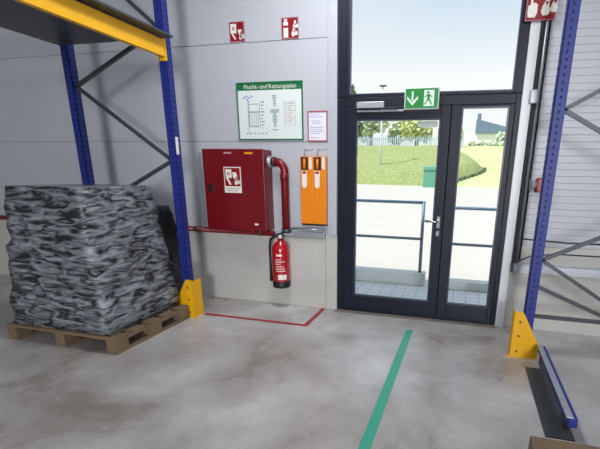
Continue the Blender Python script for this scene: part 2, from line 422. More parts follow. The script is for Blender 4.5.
# fire alarm call point sign, upper right, on the white jamb and the cladding
t = fire_plate('fire_alarm_sign', 'large red sign with white hand pressing a button at the upper right beside the window', 1.683, 2.785, 1.925, 3.03)
for o in t.children: o.location.y = -0.045
g = MB(); ya2, yb2 = -0.053, -0.0495
g.poly([(1.705, 2.815), (1.760, 2.81), (1.775, 2.84), (1.775, 2.905), (1.755, 2.92), (1.735, 2.915), (1.735, 2.97), (1.720, 2.972), (1.718, 2.905), (1.700, 2.9), (1.698, 2.85)], ya2, yb2)
g.ring(1.727, 2.995, 0.012, 0.022, ya2, yb2)
flames(g, 1.820, 2.82, 0.2, ya2, yb2)
g.build('pictogram', M['sign_white'], t)

# evacuation plan
ep = thing('evacuation_plan', 'large white escape plan board with green frame and header above the red cabinet', 'plan board', (-0.748, 0, 1.838))
MB().box(-1.125, -0.014, 1.838, -0.372, 0.0, 2.408, 0.002).build('board', M['board'], ep)
MB().frame(-1.125, 1.838, -0.372, 2.408, 0.014, -0.02, -0.002, 0.002).build('frame', M['sign_green'], ep)
hd = MB().box(-1.111, -0.0155, 2.33, -0.386, -0.0135, 2.394).build('header', M['sign_green'], ep)
for wd_, xx, ww in (('Flucht-', -0.952, 0.165), ('und', -0.81, 0.085), ('Rettungsplan', -0.595, 0.305)):
    text(MB(), wd_, 0.06, xx, -0.0165, 2.362, width=ww).build('lettering', M['sign_white'], hd)
g = MB(); ya, yb = -0.0158, -0.0135
g.frame(-0.99, 2.12, -0.86, 2.2, 0.005, ya, yb); g.frame(-0.99, 1.985, -0.86, 2.12, 0.005, ya, yb)
for k in range(5): g.box(-0.985+k*0.025, ya, 2.0, -0.981+k*0.025, yb, 2.11)
g.box(-1.0, ya, 1.905, -0.995, yb, 2.24); g.box(-1.0, ya, 1.97, -0.86, yb, 1.976)
g.build('room_outline', M['sign_line'], ep); g = MB()
for k in range(9): g.box(-0.845, ya, 2.21-k*0.032, -0.81-0.01*(k % 3), yb, 2.222-k*0.032)
g.build('plan_key', M['sign_line'], ep); g = MB()
for k in range(6): MB().box(-1.03+k*0.045, ya, 1.9, -1.01+k*0.045, yb, 1.912).build('footer_mark', M['sign_line'], ep)
g.bm.free()
g = MB()
for k in range(4): g.disc(-1.04+k*0.03, 2.26+0.012*(k % 2), 0.009, ya, yb, 8)
g.bar((-1.01, -0.0146, 2.255), (-0.985, -0.0146, 2.215), 0.003, 0.006)
g.build('blue_markers', M['blue_line'], ep)
g = MB()
for k, wd in enumerate((0.05, 0.045, 0.03, 0.03, 0.03, 0.02, 0, 0.1, 0.1, 0.03, 0.05, 0.05, 0.05, 0.05, 0.03, 0.03, 0, 0.06)):
    if wd: g.box(-0.69-wd/2, ya, 2.268-k*0.0195, -0.69+wd/2, yb, 2.278-k*0.0195)
g.build('instruction_lines', M['sign_line'], ep)
g = MB(); g.frame(-0.585, 1.985, -0.455, 2.215, 0.004, ya, yb)
for k in range(9): g.box(-0.57, ya, 2.192-k*0.023, -0.55, yb, 2.2-k*0.023); g.box(-0.54, ya, 2.192-k*0.023, -0.47-0.015*(k % 3), yb, 2.2-k*0.023)
g.build('legend_table', M['pale_line'], ep)

# framed notice
nt_ = thing('framed_notice', 'small white paper notice in a pinkish red frame beside the steel column', 'notice', (-0.215, 0, 1.83))
MB().box(-0.32, -0.008, 1.83, -0.113, 0.0, 2.115).build('paper', M['paper'], nt_)
MB().frame(-0.325, 1.825, -0.108, 2.12, 0.012, -0.014, 0.0, 0.002).build('frame', M['pinkframe'], nt_)
g = MB()
for k, (a, b) in enumerate(((0.0, 0.1), (0.0, 0.14), (0, 0), (0.02, 0.11), (0.03, 0.13), (0, 0), (0.0, 0.15), (0.0, 0.13), (0.0, 0.15), (0, 0.1), (0, 0), (0, 0.08))):
    if b: g.box(-0.30+a, -0.0095, 2.08-k*0.02, -0.30+b, -0.0078, 2.086-k*0.02)
g.build('printed_lines', M['lilac_line'], nt_)

# ------------------------------------------------------------------ hose cabinet, pipes
hc = thing('fire_hose_cabinet', 'large dark red fire hose cabinet with a white hose sign on its door', 'cabinet', (-1.11, -0.1, 0.88))
MB().box(-1.475, -0.18, 0.885, -0.75, 0.0, 1.735, 0.006).build('cabinet_body', M['red'], hc)
dr = MB().box(-1.478, -0.202, 0.882, -0.748, -0.181, 1.738, 0.005).build('cabinet_door', M['red'], hc)
MB().box(-1.425, -0.213, 1.29, -1.365, -0.2, 1.372, 0.005).tube([(-1.395, -0.21, 1.33), (-1.395, -0.222, 1.33)], 0.014).build('door_latch', M['black'], dr)
sg = MB().box(-1.225, -0.2055, 1.285, -1.02, -0.2015, 1.555).build('hose_sign', M['sign_white'], dr)
g = MB(); g.box(-1.215, -0.207, 1.355, -1.03, -0.205, 1.545); g.build('sign_field', M['sign_red'], sg)
g = MB(); ya, yb = -0.2085, -0.2065
g.box(-1.2, ya, 1.44, -1.13, yb, 1.53); g.poly([(-1.2, 1.44), (-1.175, 1.44), (-1.135, 1.37), (-1.16, 1.37)], ya, yb)
g.poly([(-1.12, 1.5), (-1.075, 1.5), (-1.06, 1.44), (-1.085, 1.42), (-1.115, 1.45)], ya, yb)
flames(g, -1.09, 1.37, 0.1, ya, yb)
g.build('pictogram', M['sign_white'], sg)
g = MB(); g.ring(-1.165, 1.485, 0.008, 0.016, -0.21, -0.208); g.build('reel_symbol', M['sign_red'], sg)
g = MB(); g.box(-1.205, -0.2065, 1.325, -1.04, -0.2053, 1.333); g.box(-1.205, -0.2065, 1.303, -1.07, -0.2053, 1.311); g.build('caption_lines', M['pale_line'], sg)
MB().box(-1.21, -0.2045, 1.69, -1.12, -0.2015, 1.705).build('inspection_label', M['pale_line'], dr)
MB().box(-0.965, -0.2045, 1.688, -0.87, -0.2015, 1.706).build('amber_label', M['amber'], dr)
MB().box(-0.885, -0.2045, 0.945, -0.84, -0.2015, 0.965).build('maker_badge', M['sign_white'], dr)

ch = MB().box(-1.625, -0.035, 0.89, -1.555, 0.0, 1.71, 0.003); ch.box(-1.625, -0.05, 0.89, -1.6, -0.034, 1.71)
tag(ch.build('wall_channel', M['steel']), 'narrow grey steel upright channel on the wall left of the hose cabinet', 'channel')

hp = thing('water_pipe', 'dark red horizontal water pipe along the wall below the hose cabinet', 'pipe', (-2.7, -0.08, 0.82))
MB().tube([(-6.5, -0.075, 0.845), (-0.72, -0.075, 0.845)], 0.03).build('pipe_run', M['pipe_red'], hp)
for x in (-3.4, -1.72, -0.9):
    MB().tube([(x-0.02, -0.075, 0.845), (x+0.02, -0.075, 0.845)], 0.034).box(x-0.012, -0.05, 0.832, x+0.012, 0.0, 0.858).build('pipe_clamp', M['dark_steel'], hp)

sp = thing('standpipe', 'red vertical pipe with elbow and metal valve feeding the hose cabinet', 'pipe', (-0.57, -0.12, 0.8))
pts = [(-0.70, -0.1, 1.615)] + [(-0.66, -0.1, 1.615)] + [(-0.66 + 0.1*math.sin(a), -0.1, 1.515 + 0.1*math.cos(a)) for a in [k*PI/16 for k in range(1, 9)]] + [(-0.56, -0.1, 0.87)]
MB().tube(pts, 0.042, 18).tube([(-0.565, -0.1, 1.5), (-0.56, -0.1, 1.42)], 0.047, 18).build('riser', M['pipe_red'], sp)
MB().tube([(-0.749, -0.1, 1.615), (-0.70, -0.1, 1.615)], 0.05, 18).tube([(-0.735, -0.1, 1.615), (-0.72, -0.1, 1.615)], 0.06, 18).build('coupling', M['steel'], sp)
MB().tube([(-0.685, -0.1, 1.615), (-0.665, -0.1, 1.615)], 0.05, 18).build('flange', M['dark_steel'], sp)
MB().tube([(-0.56, -0.1, 0.868), (-0.56, -0.1, 0.91)], 0.05, 18).box(-0.585, -0.06, 0.88, -0.535, 0.0, 0.9).build('foot_bracket', M['dark_steel'], sp)

mc = thing('wall_conduit', 'pair of grey metal conduits on top of the plinth between pipe and steel column', 'conduit', (-0.33, -0.03, 0.83))
MB().tube([(-0.51, -0.045, 0.912), (-0.135, -0.045, 0.912)], 0.014).build('upper_tube', M['steel'], mc)
MB().box(-0.51, -0.05, 0.815, -0.135, 0.0, 0.878, 0.004).build('trunking', M['steel'], mc)

# ------------------------------------------------------------------ orange boxes
def orange_box(x0, label):
    x1 = x0 + 0.143
    o = thing('orange_dispenser_box', label, 'box', ((x0+x1)/2, -0.07, 0.955), 'orange boxes beside the steel column')
    MB().box(x0, -0.0800, 0.975, x1, 0.0, 1.672, 0.006).build('casing', M['orange'], o)
    MB().box(x0+0.012, -0.0760, 0.958, x1-0.004, -0.004, 0.976).build('base', M['black'], o)
    wd = MB().box(x0+0.012, -0.0830, 1.54, x0+0.09, -0.0785, 1.666).build('window', M['brown'], o)
    MB().tube([(x0+0.05, -0.0840, 1.65), (x0+0.05, -0.0880, 1.55)], 0.014, 10).build('nozzle', M['orange'], wd)
    lb = [(x0+0.02, 1.53), (x0+0.075, 1.53)] + [(x0+0.0475+0.0275*math.cos(a), 1.395+0.045*math.sin(a)) for a in [-k*PI/8 for k in range(9)]]
    tg = MB().poly(lb, -0.0835, -0.0795).build('paper_tag', M['sign_white'], o)
    MB().box(x0+0.028, -0.0850, 1.5, x0+0.067, -0.0832, 1.522).build('red_mark', M['sign_red'], tg)
    MB().box(x0+0.1, -0.0830, 1.545, x0+0.132, -0.0785, 1.665).build('white_label', M['sign_white'], o)
    hk = [(x0+0.04, -0.05, 1.672), (x0+0.04, -0.05, 1.72)] + [(x0+0.065-0.025*math.cos(a), -0.05, 1.725+0.025*math.sin(a)) for a in [k*PI/6 for k in range(1, 6)]] + [(x0+0.14, -0.05, 1.752)]
    MB().tube(hk, 0.006, 8).build('hanger', M['steel'], o)
orange_box(-0.39, 'left one of the two orange wall boxes, next to the red standpipe')
orange_box(-0.2455, 'right one of the two orange wall boxes, touching the steel column')

# ------------------------------------------------------------------ fire extinguisher
ex = thing('fire_extinguisher', 'red fire extinguisher with black hose hanging on the concrete plinth', 'fire extinguisher', (-0.635, -0.125, 0.18))
c0 = (-0.618, -0.14, 0.07)
MB().lathe([(0.08, 0.235), (0.092, 0.24), (0.097, 0.26), (0.097, 0.605), (0.09, 0.645), (0.068, 0.685), (0.034, 0.71), (0.028, 0.745)], c0, 32).build('cylinder', M['ext_red'], ex)
MB().lathe([(0.08, 0.18), (0.095, 0.185), (0.099, 0.2), (0.099, 0.262), (0.09, 0.262)], c0, 32).build('base_skirt', M['black'], ex)
v = MB().lathe([(0.03, 0.74), (0.03, 0.77), (0.02, 0.78), (0.02, 0.795)], c0, 16).build('valve', M['chrome'], ex)
MB().bar((-0.70, -0.15, 0.835), (-0.575, -0.15, 0.875), 0.022, 0.012).bar((-0.66, -0.15, 0.825), (-0.575, -0.15, 0.83), 0.02, 0.01).build('squeeze_grip', M['black'], v)
MB().tube([(-0.60, -0.165, 0.83), (-0.60, -0.185, 0.83)], 0.02, 14).build('pressure_gauge', M['white_steel'], v)
MB().tube([(-0.63, -0.15, 0.825), (-0.685, -0.165, 0.825), (-0.725, -0.165, 0.79), (-0.737, -0.165, 0.72), (-0.736, -0.165, 0.5), (-0.734, -0.165, 0.4), (-0.732, -0.165, 0.32)], [0.013]*5+[0.015, 0.02], 12).build('hose', M['rubber'], ex)
# printed lines of the label, wrapped on the front of the cylinder
for nm, z0, z1, a0, a1 in (('label_heading', 0.59, 0.612, -96, -58), ('label_line', 0.55, 0.557, -106, -70), ('label_line', 0.525, 0.533, -104, -40),
                           ('label_line', 0.50, 0.507, -106, -76), ('label_line', 0.47, 0.478, -100, -48), ('label_line', 0.445, 0.452, -104, -40),
                           ('label_line', 0.42, 0.428, -98, -36), ('test_sticker', 0.325, 0.382, -88, -30)):
    n = 8; lbm = MB(); lo = []; hi = []
    for k in range(n+1):
        q = math.radians(a0+(a1-a0)*k/n)
        lo.append(lbm.bm.verts.new((c0[0]+0.0978*math.cos(q), c0[1]+0.0978*math.sin(q), z0+0.03)))
        hi.append(lbm.bm.verts.new((c0[0]+0.0978*math.cos(q), c0[1]+0.0978*math.sin(q), z1+0.03)))
    for k in range(n): lbm.bm.faces.new((lo[k], lo[k+1], hi[k+1], hi[k]))
    lbm.build(nm, M['sign_white'], ex)
MB().box(-0.66, -0.06, 0.60, -0.61, -0.03, 0.76).box(-0.655, -0.1, 0.742, -0.615, -0.03, 0.76).build('wall_bracket', M['dark_steel'], ex)

# ------------------------------------------------------------------ things right of the door
cr = thing('cable_duct', 'tall black cable duct on the wall right of the white door jamb', 'cable duct', (1.845, -0.02, 0.69))
MB().box(1.828, -0.04, 0.69, 1.85, -0.006, 3.9, 0.003).build('duct', M['black'], cr)
MB().tube([(1.872, -0.03, 0.70), (1.872, -0.03, 3.9)], 0.014, 10).build('cable', M['steel'], cr)
MB().tube([(1.896, -0.02, 0.72), (1.896, -0.02, 3.9)], 0.007, 10).build('cable', M['black'], cr)
jb = MB().box(1.80, -0.085, 2.135, 1.87, -0.044, 2.25, 0.006); jb.box(1.807, -0.089, 2.143, 1.862, -0.084, 2.242, 0.002)
tag(jb.build('junction_box', M['silver']), 'small grey junction box clipped on the black cable duct', 'junction box')
br = thing('wall_bracket_rail', 'short grey steel channel on the wall under the cable duct', 'bracket', (2.2, -0.05, 0.6))
MB().box(1.825, -0.10, 0.61, 2.9, -0.015, 0.622).box(1.825, -0.10, 0.622, 2.9, -0.092, 0.688).box(1.825, -0.023, 0.622, 2.9, -0.015, 0.688).build('channel', M['steel'], br)
MB().box(1.82, -0.103, 0.606, 1.845, -0.015, 0.692, 0.003).build('end_cap', M['dark_steel'], br)
tag(MB().tube([(1.9, -0.028, 0.93), (2.3, -0.028, 0.91), (2.9, -0.028, 0.92)], 0.008, 8).tube([(1.88, -0.028, 0.70), (1.98, -0.04, 0.76), (2.2, -0.04, 0.80), (2.9, -0.028, 0.80)], 0.007, 8).build('loose_cable', M['dark_steel']), 'thin grey cables running right along the wall above the steel channel', 'cable')
al = thing('alarm_sounder', 'pale grey alarm horn on a red base beside the blue post right of the door', 'alarm', (1.98, -0.07, 1.37))
MB().box(1.955, -0.09, 1.375, 2.07, 0.0, 1.505, 0.008).build('base_box', M['sign_red'], al)
hn = MB().tube([(1.956, -0.055, 1.44), (1.935, -0.06, 1.44), (1.90, -0.065, 1.438)], [0.03, 0.034, 0.064], 20); hn.build('horn', M['silver'], al)

# ------------------------------------------------------------------ racking
def upright(name, label, sx, fx, yf, rx, brace_z):
    """rack frame: front post at x=fx, rear post at x=rx, braces between; sx = side facing the aisle"""
    o = thing(name, label, 'rack', ((fx+rx)/2, yf+0.05, 0))
    for X in (fx, rx):
        a, b = (X-0.08, X) if sx > 0 else (X, X+0.08)
        pm = MB(); y0, y1 = yf, yf+0.08
        face = b if sx > 0 else a
        pm.box(a, y0, 0.008, b, y0+0.006, 3.95); pm.box(a, y1-0.006, 0.008, b, y1, 3.95)
        pm.box(face-0.006 if sx > 0 else face, y0, 0.008, face if sx > 0 else face+0.006, y1, 3.95, 0.0)
        back = a if sx > 0 else b
        pm.box(back-0.002, y0, 0.008, back+0.002, y0+0.025, 3.95); pm.box(back-0.002, y1-0.025, 0.008, back+0.002, y1, 3.95)
        po = pm.build('post', M['blue'], o)
        hm = MB(); z = 0.12
        while z < 3.9:
            for yy in (y0+0.024, y1-0.024):
                hm.box(face-0.0007, yy-0.007, z, face+0.0007, yy+0.007, z+0.022)
            hm.box((a+b)/2-0.007, y0-0.0007, z, (a+b)/2+0.007, y0+0.0007, z+0.02)
            z += 0.05
        st = hm.build('slots', M['hole'], po); st['kind'] = 'stuff'
        MB().box(a-0.02, y0-0.02, 0.0, b+0.02, y1+0.02, 0.008).build('base_plate', M['blue'], o)
    xa, xb = (fx-0.08, rx) if sx > 0 else (fx+0.08, rx)
    ym = yf + 0.04
    prev = None
    for k, z in enumerate(brace_z):
        x = xa if k % 2 == 0 else xb
        if prev is not None: MB().bar((prev[0], ym, prev[1]), (x, ym, z), 0.03, 0.03).build('diagonal_brace', M['dark_steel'], o)
        prev = (x, z)
    for z in (0.36, 3.7):
        MB().bar((xa, ym, z), (xb, ym, z), 0.03, 0.03).build('horizontal_brace', M['dark_steel'], o)
    return o
ul = upright('rack_upright', 'blue perforated rack upright with dark braces at the left of the wall', 1, -1.432, -0.68, -2.55, [0.45, 1.1, 1.6, 2.3, 2.75, 3.6])
MB().box(-1.4345, -0.67, 1.66, -1.4305, -0.63, 1.82).build('location_label', M['sign_white'], ul)
ur = upright('rack_upright', 'blue perforated rack upright right of the door behind the yellow guard', -1, 1.905, -0.70, 3.05, [0.62, 0.2, 0.85, 1.4, 2.0, 2.6, 3.3])

def guard(name, label, s, xe, yf):
    o = thing(name, label, 'column guard', (xe - s*0.12, yf, 0))
    P = [(0, 0), (0, 0.415), (-0.065, 0.415), (-0.085, 0.385), (-0.225, 0.12), (-0.215, 0.0)]
    m_ = MB().poly([(xe + s*x, z) for x, z in P], yf, yf+0.008)
    m_.build('end_plate', M['yellow'], o)
    MB().box(min(xe, xe-s*0.008), yf+0.008, 0, max(xe, xe-s*0.008), yf+0.16, 0.40).build('side_plate', M['yellow'], o)
    MB().box(min(xe+s*0.03, xe), yf-0.012, 0, max(xe+s*0.03, xe), yf+0.02, 0.006).build('foot_tab', M['yellow'], o)
    for z in (0.33, 0.20, 0.06):
        MB().tube([(xe - s*0.05, yf-0.006, z), (xe - s*0.05, yf, z)], 0.01, 8).build('bolt', M['dark_steel'], o)
    return o
guard('column_guard', 'yellow steel column guard at the foot of the left blue rack upright', 1, -1.355, -0.745)
guard('column_guard', 'yellow steel column guard at the foot of the right blue rack upright', -1, 1.82, -0.765)

yb_ = thing('rack_beam', 'yellow rack beam with end plate at the upper left on the blue upright', 'rack beam', (-1.45, -2.0, 2.49))
MB().box(-1.475, -3.38, 2.50, -1.428, -0.70, 2.64, 0.004).build('beam', M['yellow'], yb_)
MB().box(-1.5, -0.692, 2.47, -1.421, -0.681, 2.65, 0.002).build('end_plate', M['yellow'], yb_)
dk = MB().box(-2.62, -3.38, 2.652, -1.33, -0.69, 2.668)
tag(dk.build('rack_deck', M['dark_steel']), 'thin dark shelf deck lying on the yellow rack beam', 'shelf')

# pallets
def pallet(label, x0, x1, y0, y1):
    o = thing('wooden_pallet', label, 'pallet', ((x0+x1)/2, (y0+y1)/2, 0), 'wooden pallets on the floor')
    n = 5; wd = 0.13; st = ((y1-y0)-wd)/(n-1)
    for k in range(n):
        MB().box(x0, y0+k*st, 0.122, x1, y0+k*st+wd, 0.144, 0.003).build('deck_board', M['wood'], o)
    for k in range(3):
        xx = x0 + k*((x1-x0)-0.1)/2
        MB().box(xx, y0, 0.1, xx+0.1, y1, 0.122, 0.002).build('stringer', M['wood'], o)
        for j in range(3):
            yy = y0 + j*((y1-y0)-0.14)/2
            MB().box(xx, yy, 0.022, xx+0.1, yy+0.14, 0.1, 0.004).build('block', M['wood'], o)
        MB().box(xx, y0, 0.0, xx+0.1, y1, 0.022, 0.002).build('bottom_board', M['wood'], o)
    return o
pallet('weathered wooden pallet under the grey film wrapped load', -2.6, -1.4, -1.72, -0.765)
pallet('brown wooden pallet with its corner at the lower right edge', 1.79, 2.9, -3.1, -2.13)

# wrapped load: leaning, crumpled
def wrapped(name, m, base, top, zb, zt, seed, amp, nu=10, nv=14):
    random.seed(seed); mb = MB(); bm = mb.bm
    (bx0, by0, bx1, by1), (tx0, ty0, tx1, ty1) = base, top
    rings = []
    for j in range(nv+1):
        t = j/nv; z = zb + (zt-zb)*t
        x0 = bx0+(tx0-bx0)*t; x1 = bx1+(tx1-bx1)*t; y0 = by0+(ty0-by0)*t; y1 = by1+(ty1-by1)*t
        loop = []
        for k in range(nu): loop.append((x0+(x1-x0)*k/nu, y0))
        for k in range(nu): loop.append((x1, y0+(y1-y0)*k/nu))
        for k in range(nu): loop.append((x1-(x1-x0)*k/nu, y1))
        for k in range(nu): loop.append((x0, y1-(y1-y0)*k/nu))
        cx, cy = (x0+x1)/2, (y0+y1)/2
        ring = []
        for x, y in loop:
            d = random.uniform(-amp, amp*0.15) if j else 0
            bulge = 0.02*math.sin(PI*((t*3) % 1))
            L = math.hypot(x-cx, y-cy)
            kk = 1 + (d+bulge-0.02)/L
            ring.append(bm.verts.new((cx+(x-cx)*kk, cy+(y-cy)*kk, z + (random.uniform(-amp, amp)*0.6 if 0 < j < nv else 0))))
        rings.append(ring)
    n = len(rings[0])
    for j in range(nv):
        for k in range(n): bm.faces.new((rings[j][k], rings[j][(k+1) % n], rings[j+1][(k+1) % n], rings[j+1][k]))
    bm.faces.new(rings[0][::-1]); bm.faces.new(rings[-1])
    return mb.build(name, m, smooth=True)
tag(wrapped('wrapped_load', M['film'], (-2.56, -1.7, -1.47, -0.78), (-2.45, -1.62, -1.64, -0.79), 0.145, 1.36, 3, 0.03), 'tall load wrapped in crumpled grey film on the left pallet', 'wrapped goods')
tag(wrapped('wrapped_bale', M['blackfilm'], (-2.5, -0.52, -1.72, -0.2), (-2.45, -0.5, -1.92, -0.22), 0.0, 1.12, 5, 0.02), 'black film wrapped bale on the floor behind the grey wrapped load', 'wrapped goods')

# floor rail beside the right rack
fl = thing('floor_rail', 'low blue and grey steel rail on the floor in front of the right yellow guard', 'rail', (2.02, -1.3, 0))
MB().box(2.035, -1.9, 0.09, 2.085, -0.80, 0.15, 0.003).build('blue_beam', M['blue'], fl)
MB().box(2.02, -1.9, 0.15, 2.06, -0.80, 0.158, 0.002).build('cover_strip', M['steel'], fl)
MB().box(1.925, -1.9, 0.0, 2.09, -0.95, 0.008).build('shadow_strip', M['dark_steel'], fl)  # flat dark strip standing in for the rail's shadow on the floor
for y in (-1.75, -0.9): MB().box(2.04, y-0.04, 0.008, 2.08, y+0.04, 0.09).build('foot', M['dark_steel'], fl)

# floor tape
g = MB().box(0.862, -4.6, 0.0003, 0.932, -0.40, 0.0016)
tag(g.build('floor_tape', M['green_tape']), 'long green tape line on the floor leading to the door', 'floor tape')
g = MB().box(-1.33, -0.625, 0.0003, -0.125, -0.575, 0.0016); g.box(-0.175, -0.575, 0.0003, -0.125, -0.035, 0.0016)
tag(g.build('floor_tape', M['red_tape']), 'red tape marking a corner on the floor below the extinguisher', 'floor tape')

# ------------------------------------------------------------------ outdoors
structure(MB().box(-8, 0.06, -0.2, 8, 1.6, -0.012).build('landing', M['tiles']), 'tiled landing outside the door')
kb = MB().box(-6.0, 1.36, -0.012, 0.86, 1.56, 0.165, 0.015)
tag(kb.build('concrete_kerb', M['kerb']), 'pale concrete kerb under the railing outside the left door leaf', 'kerb', 'kerbs outside the door')
kb = MB().box(1.08, 1.30, -0.012, 6.0, 1.5, 0.11, 0.015)
tag(kb.build('concrete_kerb', M['kerb']), 'low concrete kerb outside the narrow right door leaf', 'kerb', 'kerbs outside the door')
def railing(label, x0, x1, y, zb, zt, zm, end):
    o = thing('railing', label, 'railing', ((x0+x1)/2, y, zb), 'railings outside the door')
    MB().tube([(x0, y, zt), (x1, y, zt)], 0.021, 12).build('top_rail', M['rail'], o)
    MB().tube([(x0, y, zm), (x1, y, zm)], 0.019, 12).build('middle_rail', M['rail'], o)
    xs = [end] + [end + (x0-end if abs(x0-end) > abs(x1-end) else x1-end)*k/2 for k in (1, 2)]
    for x in xs: MB().tube([(x, y, zb), (x, y, zt+0.021)], 0.023, 12).build('post', M['rail'], o)
    return o
railing('blue grey two bar railing on the kerb outside the left door leaf', -5.6, 0.78, 1.45, 0.165, 1.145, 0.645, 0.78)
railing('blue grey two bar railing outside the narrow right door leaf', 1.12, 5.6, 1.40, 0.11, 1.095, 0.61, 1.12)

yd = MB()
vs = [yd.bm.verts.new(v) for v in ((-70, 1.6, -0.02), (70, 1.6, -0.02), (70, 27.2, 0.62), (-70, 27.2, 0.78))]
yd.bm.faces.new(vs); structure(yd.build('yard', M['concrete_out']), 'pale concrete yard sloping gently up to the grass')
# grass: flat lawn at the right, a steep-sided bank at the left
def ground_h(x, y):
    t = max(0.0, (y-27.0))
    return 0.70 - 0.0018*x*0 + 0.27*min(t, 14) + 0.05*max(0, t-14)
lw = MB(); nx, ny = 60, 24; grid = []
for j in range(ny+1):
    y = 27.0 + 45*(j/ny)**1.5
    grid.append([lw.bm.verts.new((-70+140*i/nx, y, ground_h(-70+140*i/nx, y)-0.06)) for i in range(nx+1)])
for j in range(ny):
    for i in range(nx): lw.bm.faces.new((grid[j][i], grid[j][i+1], grid[j+1][i+1], grid[j+1][i]))
structure(lw.build('lawn', M['lawn'], smooth=True), 'pale green lawn rising behind the yard')
bk = MB(); nx, ny = 90, 30; grid = []
def sm(t): t = max(0, min(1, t)); return t*t*(3-2*t)
def edge_x(y): return 0.1 + 2.4*sm((y-27.3)/4.5) - 2.2*sm((y-32)/6)
for j in range(ny+1):
    y = 27.0 + 13*j/ny
    row = []
    for i in range(nx+1):
        u = i/nx; x = -40 + u*(edge_x(y)+40)
        u2 = (edge_x(y)-x)
        rise = 0.75*sm(u2/0.9)*sm((y-26.9)/1.6)*sm((40.2-y)/3)
        row.append(bk.bm.verts.new((x, y, ground_h(x, y) - 0.05 + rise + 0.05*math.sin(x*1.7+y))))
    grid.append(row)
for j in range(ny):
    for i in range(nx): bk.bm.faces.new((grid[j][i], grid[j][i+1], grid[j+1][i+1], grid[j+1][i]))
tag(bk.build('grass_bank', M['grass'], smooth=True), 'rounded green grass bank beyond the yard seen through the left door leaf', 'grass')['kind'] = 'stuff'

lp = thing('lamp_post', 'slim pale lamp post standing on the grass bank', 'lamp post', (-5.79, 30, 2.1))
MB().tube([(-5.79, 30, 1.2), (-5.79, 30, 8.1)], [0.09, 0.06], 12).build('pole', M['white_steel'], lp)
MB().box(-6.05, 29.85, 8.1, -5.5, 30.15, 8.2, 0.04).build('lamp_head', M['dark_steel'], lp)
bn = thing('grit_bin', 'green plastic bin at the edge of the yard in front of the grass bank', 'bin', (-1.2, 26, 0.6))
MB().box(-1.75, 25.5, 0.62, -0.55, 26.4, 1.75, 0.04).build('bin_body', M['bin_green'], bn)
MB().box(-1.8, 25.45, 1.76, -0.5, 26.45, 2.1, 0.08).build('lid', M['bin_green'], bn)

fc = thing('palisade_fence', 'pale grey palisade fence on top of the grass bank', 'fence', (-6, 40.2, 3.9))
pk = MB(); x = -26.0
while x < 0.5:
    pk.box(x, 40.2, 3.9, x+0.11, 40.24, 5.25); x += 0.22
pk.build('pickets', M['fence'], fc)['kind'] = 'stuff'
MB().box(-26, 40.25, 4.2, 0.5, 40.3, 4.28).build('rail', M['fence'], fc); MB().box(-26, 40.25, 4.95, 0.5, 40.3, 5.03).build('rail', M['fence'], fc)
for k in range(9): MB().box(-26+k*3.3, 40.3, 3.7, -25.86+k*3.3, 40.44, 5.4).build('post', M['fence'], fc)

def tree(name, label, blobs, m, n, ls, trunk=None, seed=1, cat='tree', group=None):
    random.seed(seed)
    bx = sum(b[0] for b in blobs)/len(blobs); by = blobs[0][1]; zmin = min(b[2]-b[4] for b in blobs)
    o = thing(name, label, cat, (bx, by, trunk if trunk is not None else zmin), group)
    mb = MB()
    for (x, y, z, rx, rz) in blobs:
        for k in range(n):
            d = Vector((random.gauss(0, 1), random.gauss(0, 1), random.gauss(0, 1))).normalized()*random.uniform(0.55, 1.05)
            c = Vector((x+d.x*rx, y+d.y*rx, z+d.z*rz))
            a = Vector((random.gauss(0, 1), random.gauss(0, 1), random.gauss(0, 1))).normalized(); b = a.orthogonal().normalized()
            s_ = ls*random.uniform(0.6, 1.3)
            vs = [mb.bm.verts.new(c+v) for v in (-a*s_, b*s_*0.6, a*s_, -b*s_*0.6)]
            mb.bm.faces.new(vs)
    mb.build('foliage', m, o)
    if trunk is not None:
        MB().tube([(bx, by, trunk-0.3), (bx, by, zmin+0.6)], [0.22, 0.15], 8).build('trunk', M['bark'], o)
    return o
G = 'trees behind the fence'
tree('dark_tree', 'tall dark green tree at the left edge behind the fence', [(-13.6, 44, 7.6, 2.0, 2.4), (-12.2, 44, 7.0, 1.2, 1.7), (-13.1, 44, 9.6, 1.5, 1.6)], M['leaf_dark'], 420, 0.38, 4.6, 2, group=G)
tree('pale_tree', 'broad pale green tree behind the fence to the right of the dark tree', [(-11.9, 49, 7.3, 1.6, 1.8), (-10.2, 49, 8.2, 1.5, 1.7)], M['leaf_pale'], 280, 0.34, 4.6, 3, group=G)
tree('pale_tree', 'pale rounded tree behind the fence near the lamp post', [(-7.7, 52, 7.5, 1.4, 1.7), (-8.4, 52, 6.5, 1.3, 1.2)], M['leaf_pale'], 280, 0.32, 4.6, 4, group=G)
tree('yellow_tree', 'yellow green tree behind the fence beside the white house', [(-5.3, 45, 6.5, 1.4, 1.4), (-4.2, 45, 6.1, 1.0, 1.0)], M['leaf_yellow'], 300, 0.32, 4.6, 5, group=G)
tree('small_tree', 'small green tree in front of the blue roof at the far right', [(4.9, 48, 5.5, 0.9, 0.9)], M['leaf_pale'], 300, 0.26, 4.3, 6, group=G)
tree('young_tree', 'thin young tree seen just right of the door mullion', [(-0.2, 48, 6.2, 0.5, 0.8)], M['leaf_pale'], 160, 0.22, 4.3, 7, group=G)
tree('hedge', 'low pale hedge along the far side of the lawn', [(1.6+0.9*k, 46, 4.6, 0.9, 0.55) for k in range(5)], M['leaf_pale'], 160, 0.26, None, 8, cat='hedge')
tree('bank_shade_edging', 'dark leafy edging added as shade at the foot of the grass bank on its right side', [(edge_x(y)+0.05, y, ground_h(0, y)+0.02, 0.12, 0.10) for y in [27.4+0.35*k for k in range(14)]], M['leaf_dark'], 60, 0.11, None, 9, cat='shade edging')  # dark leaves stand in for the shaded steep side of the bank

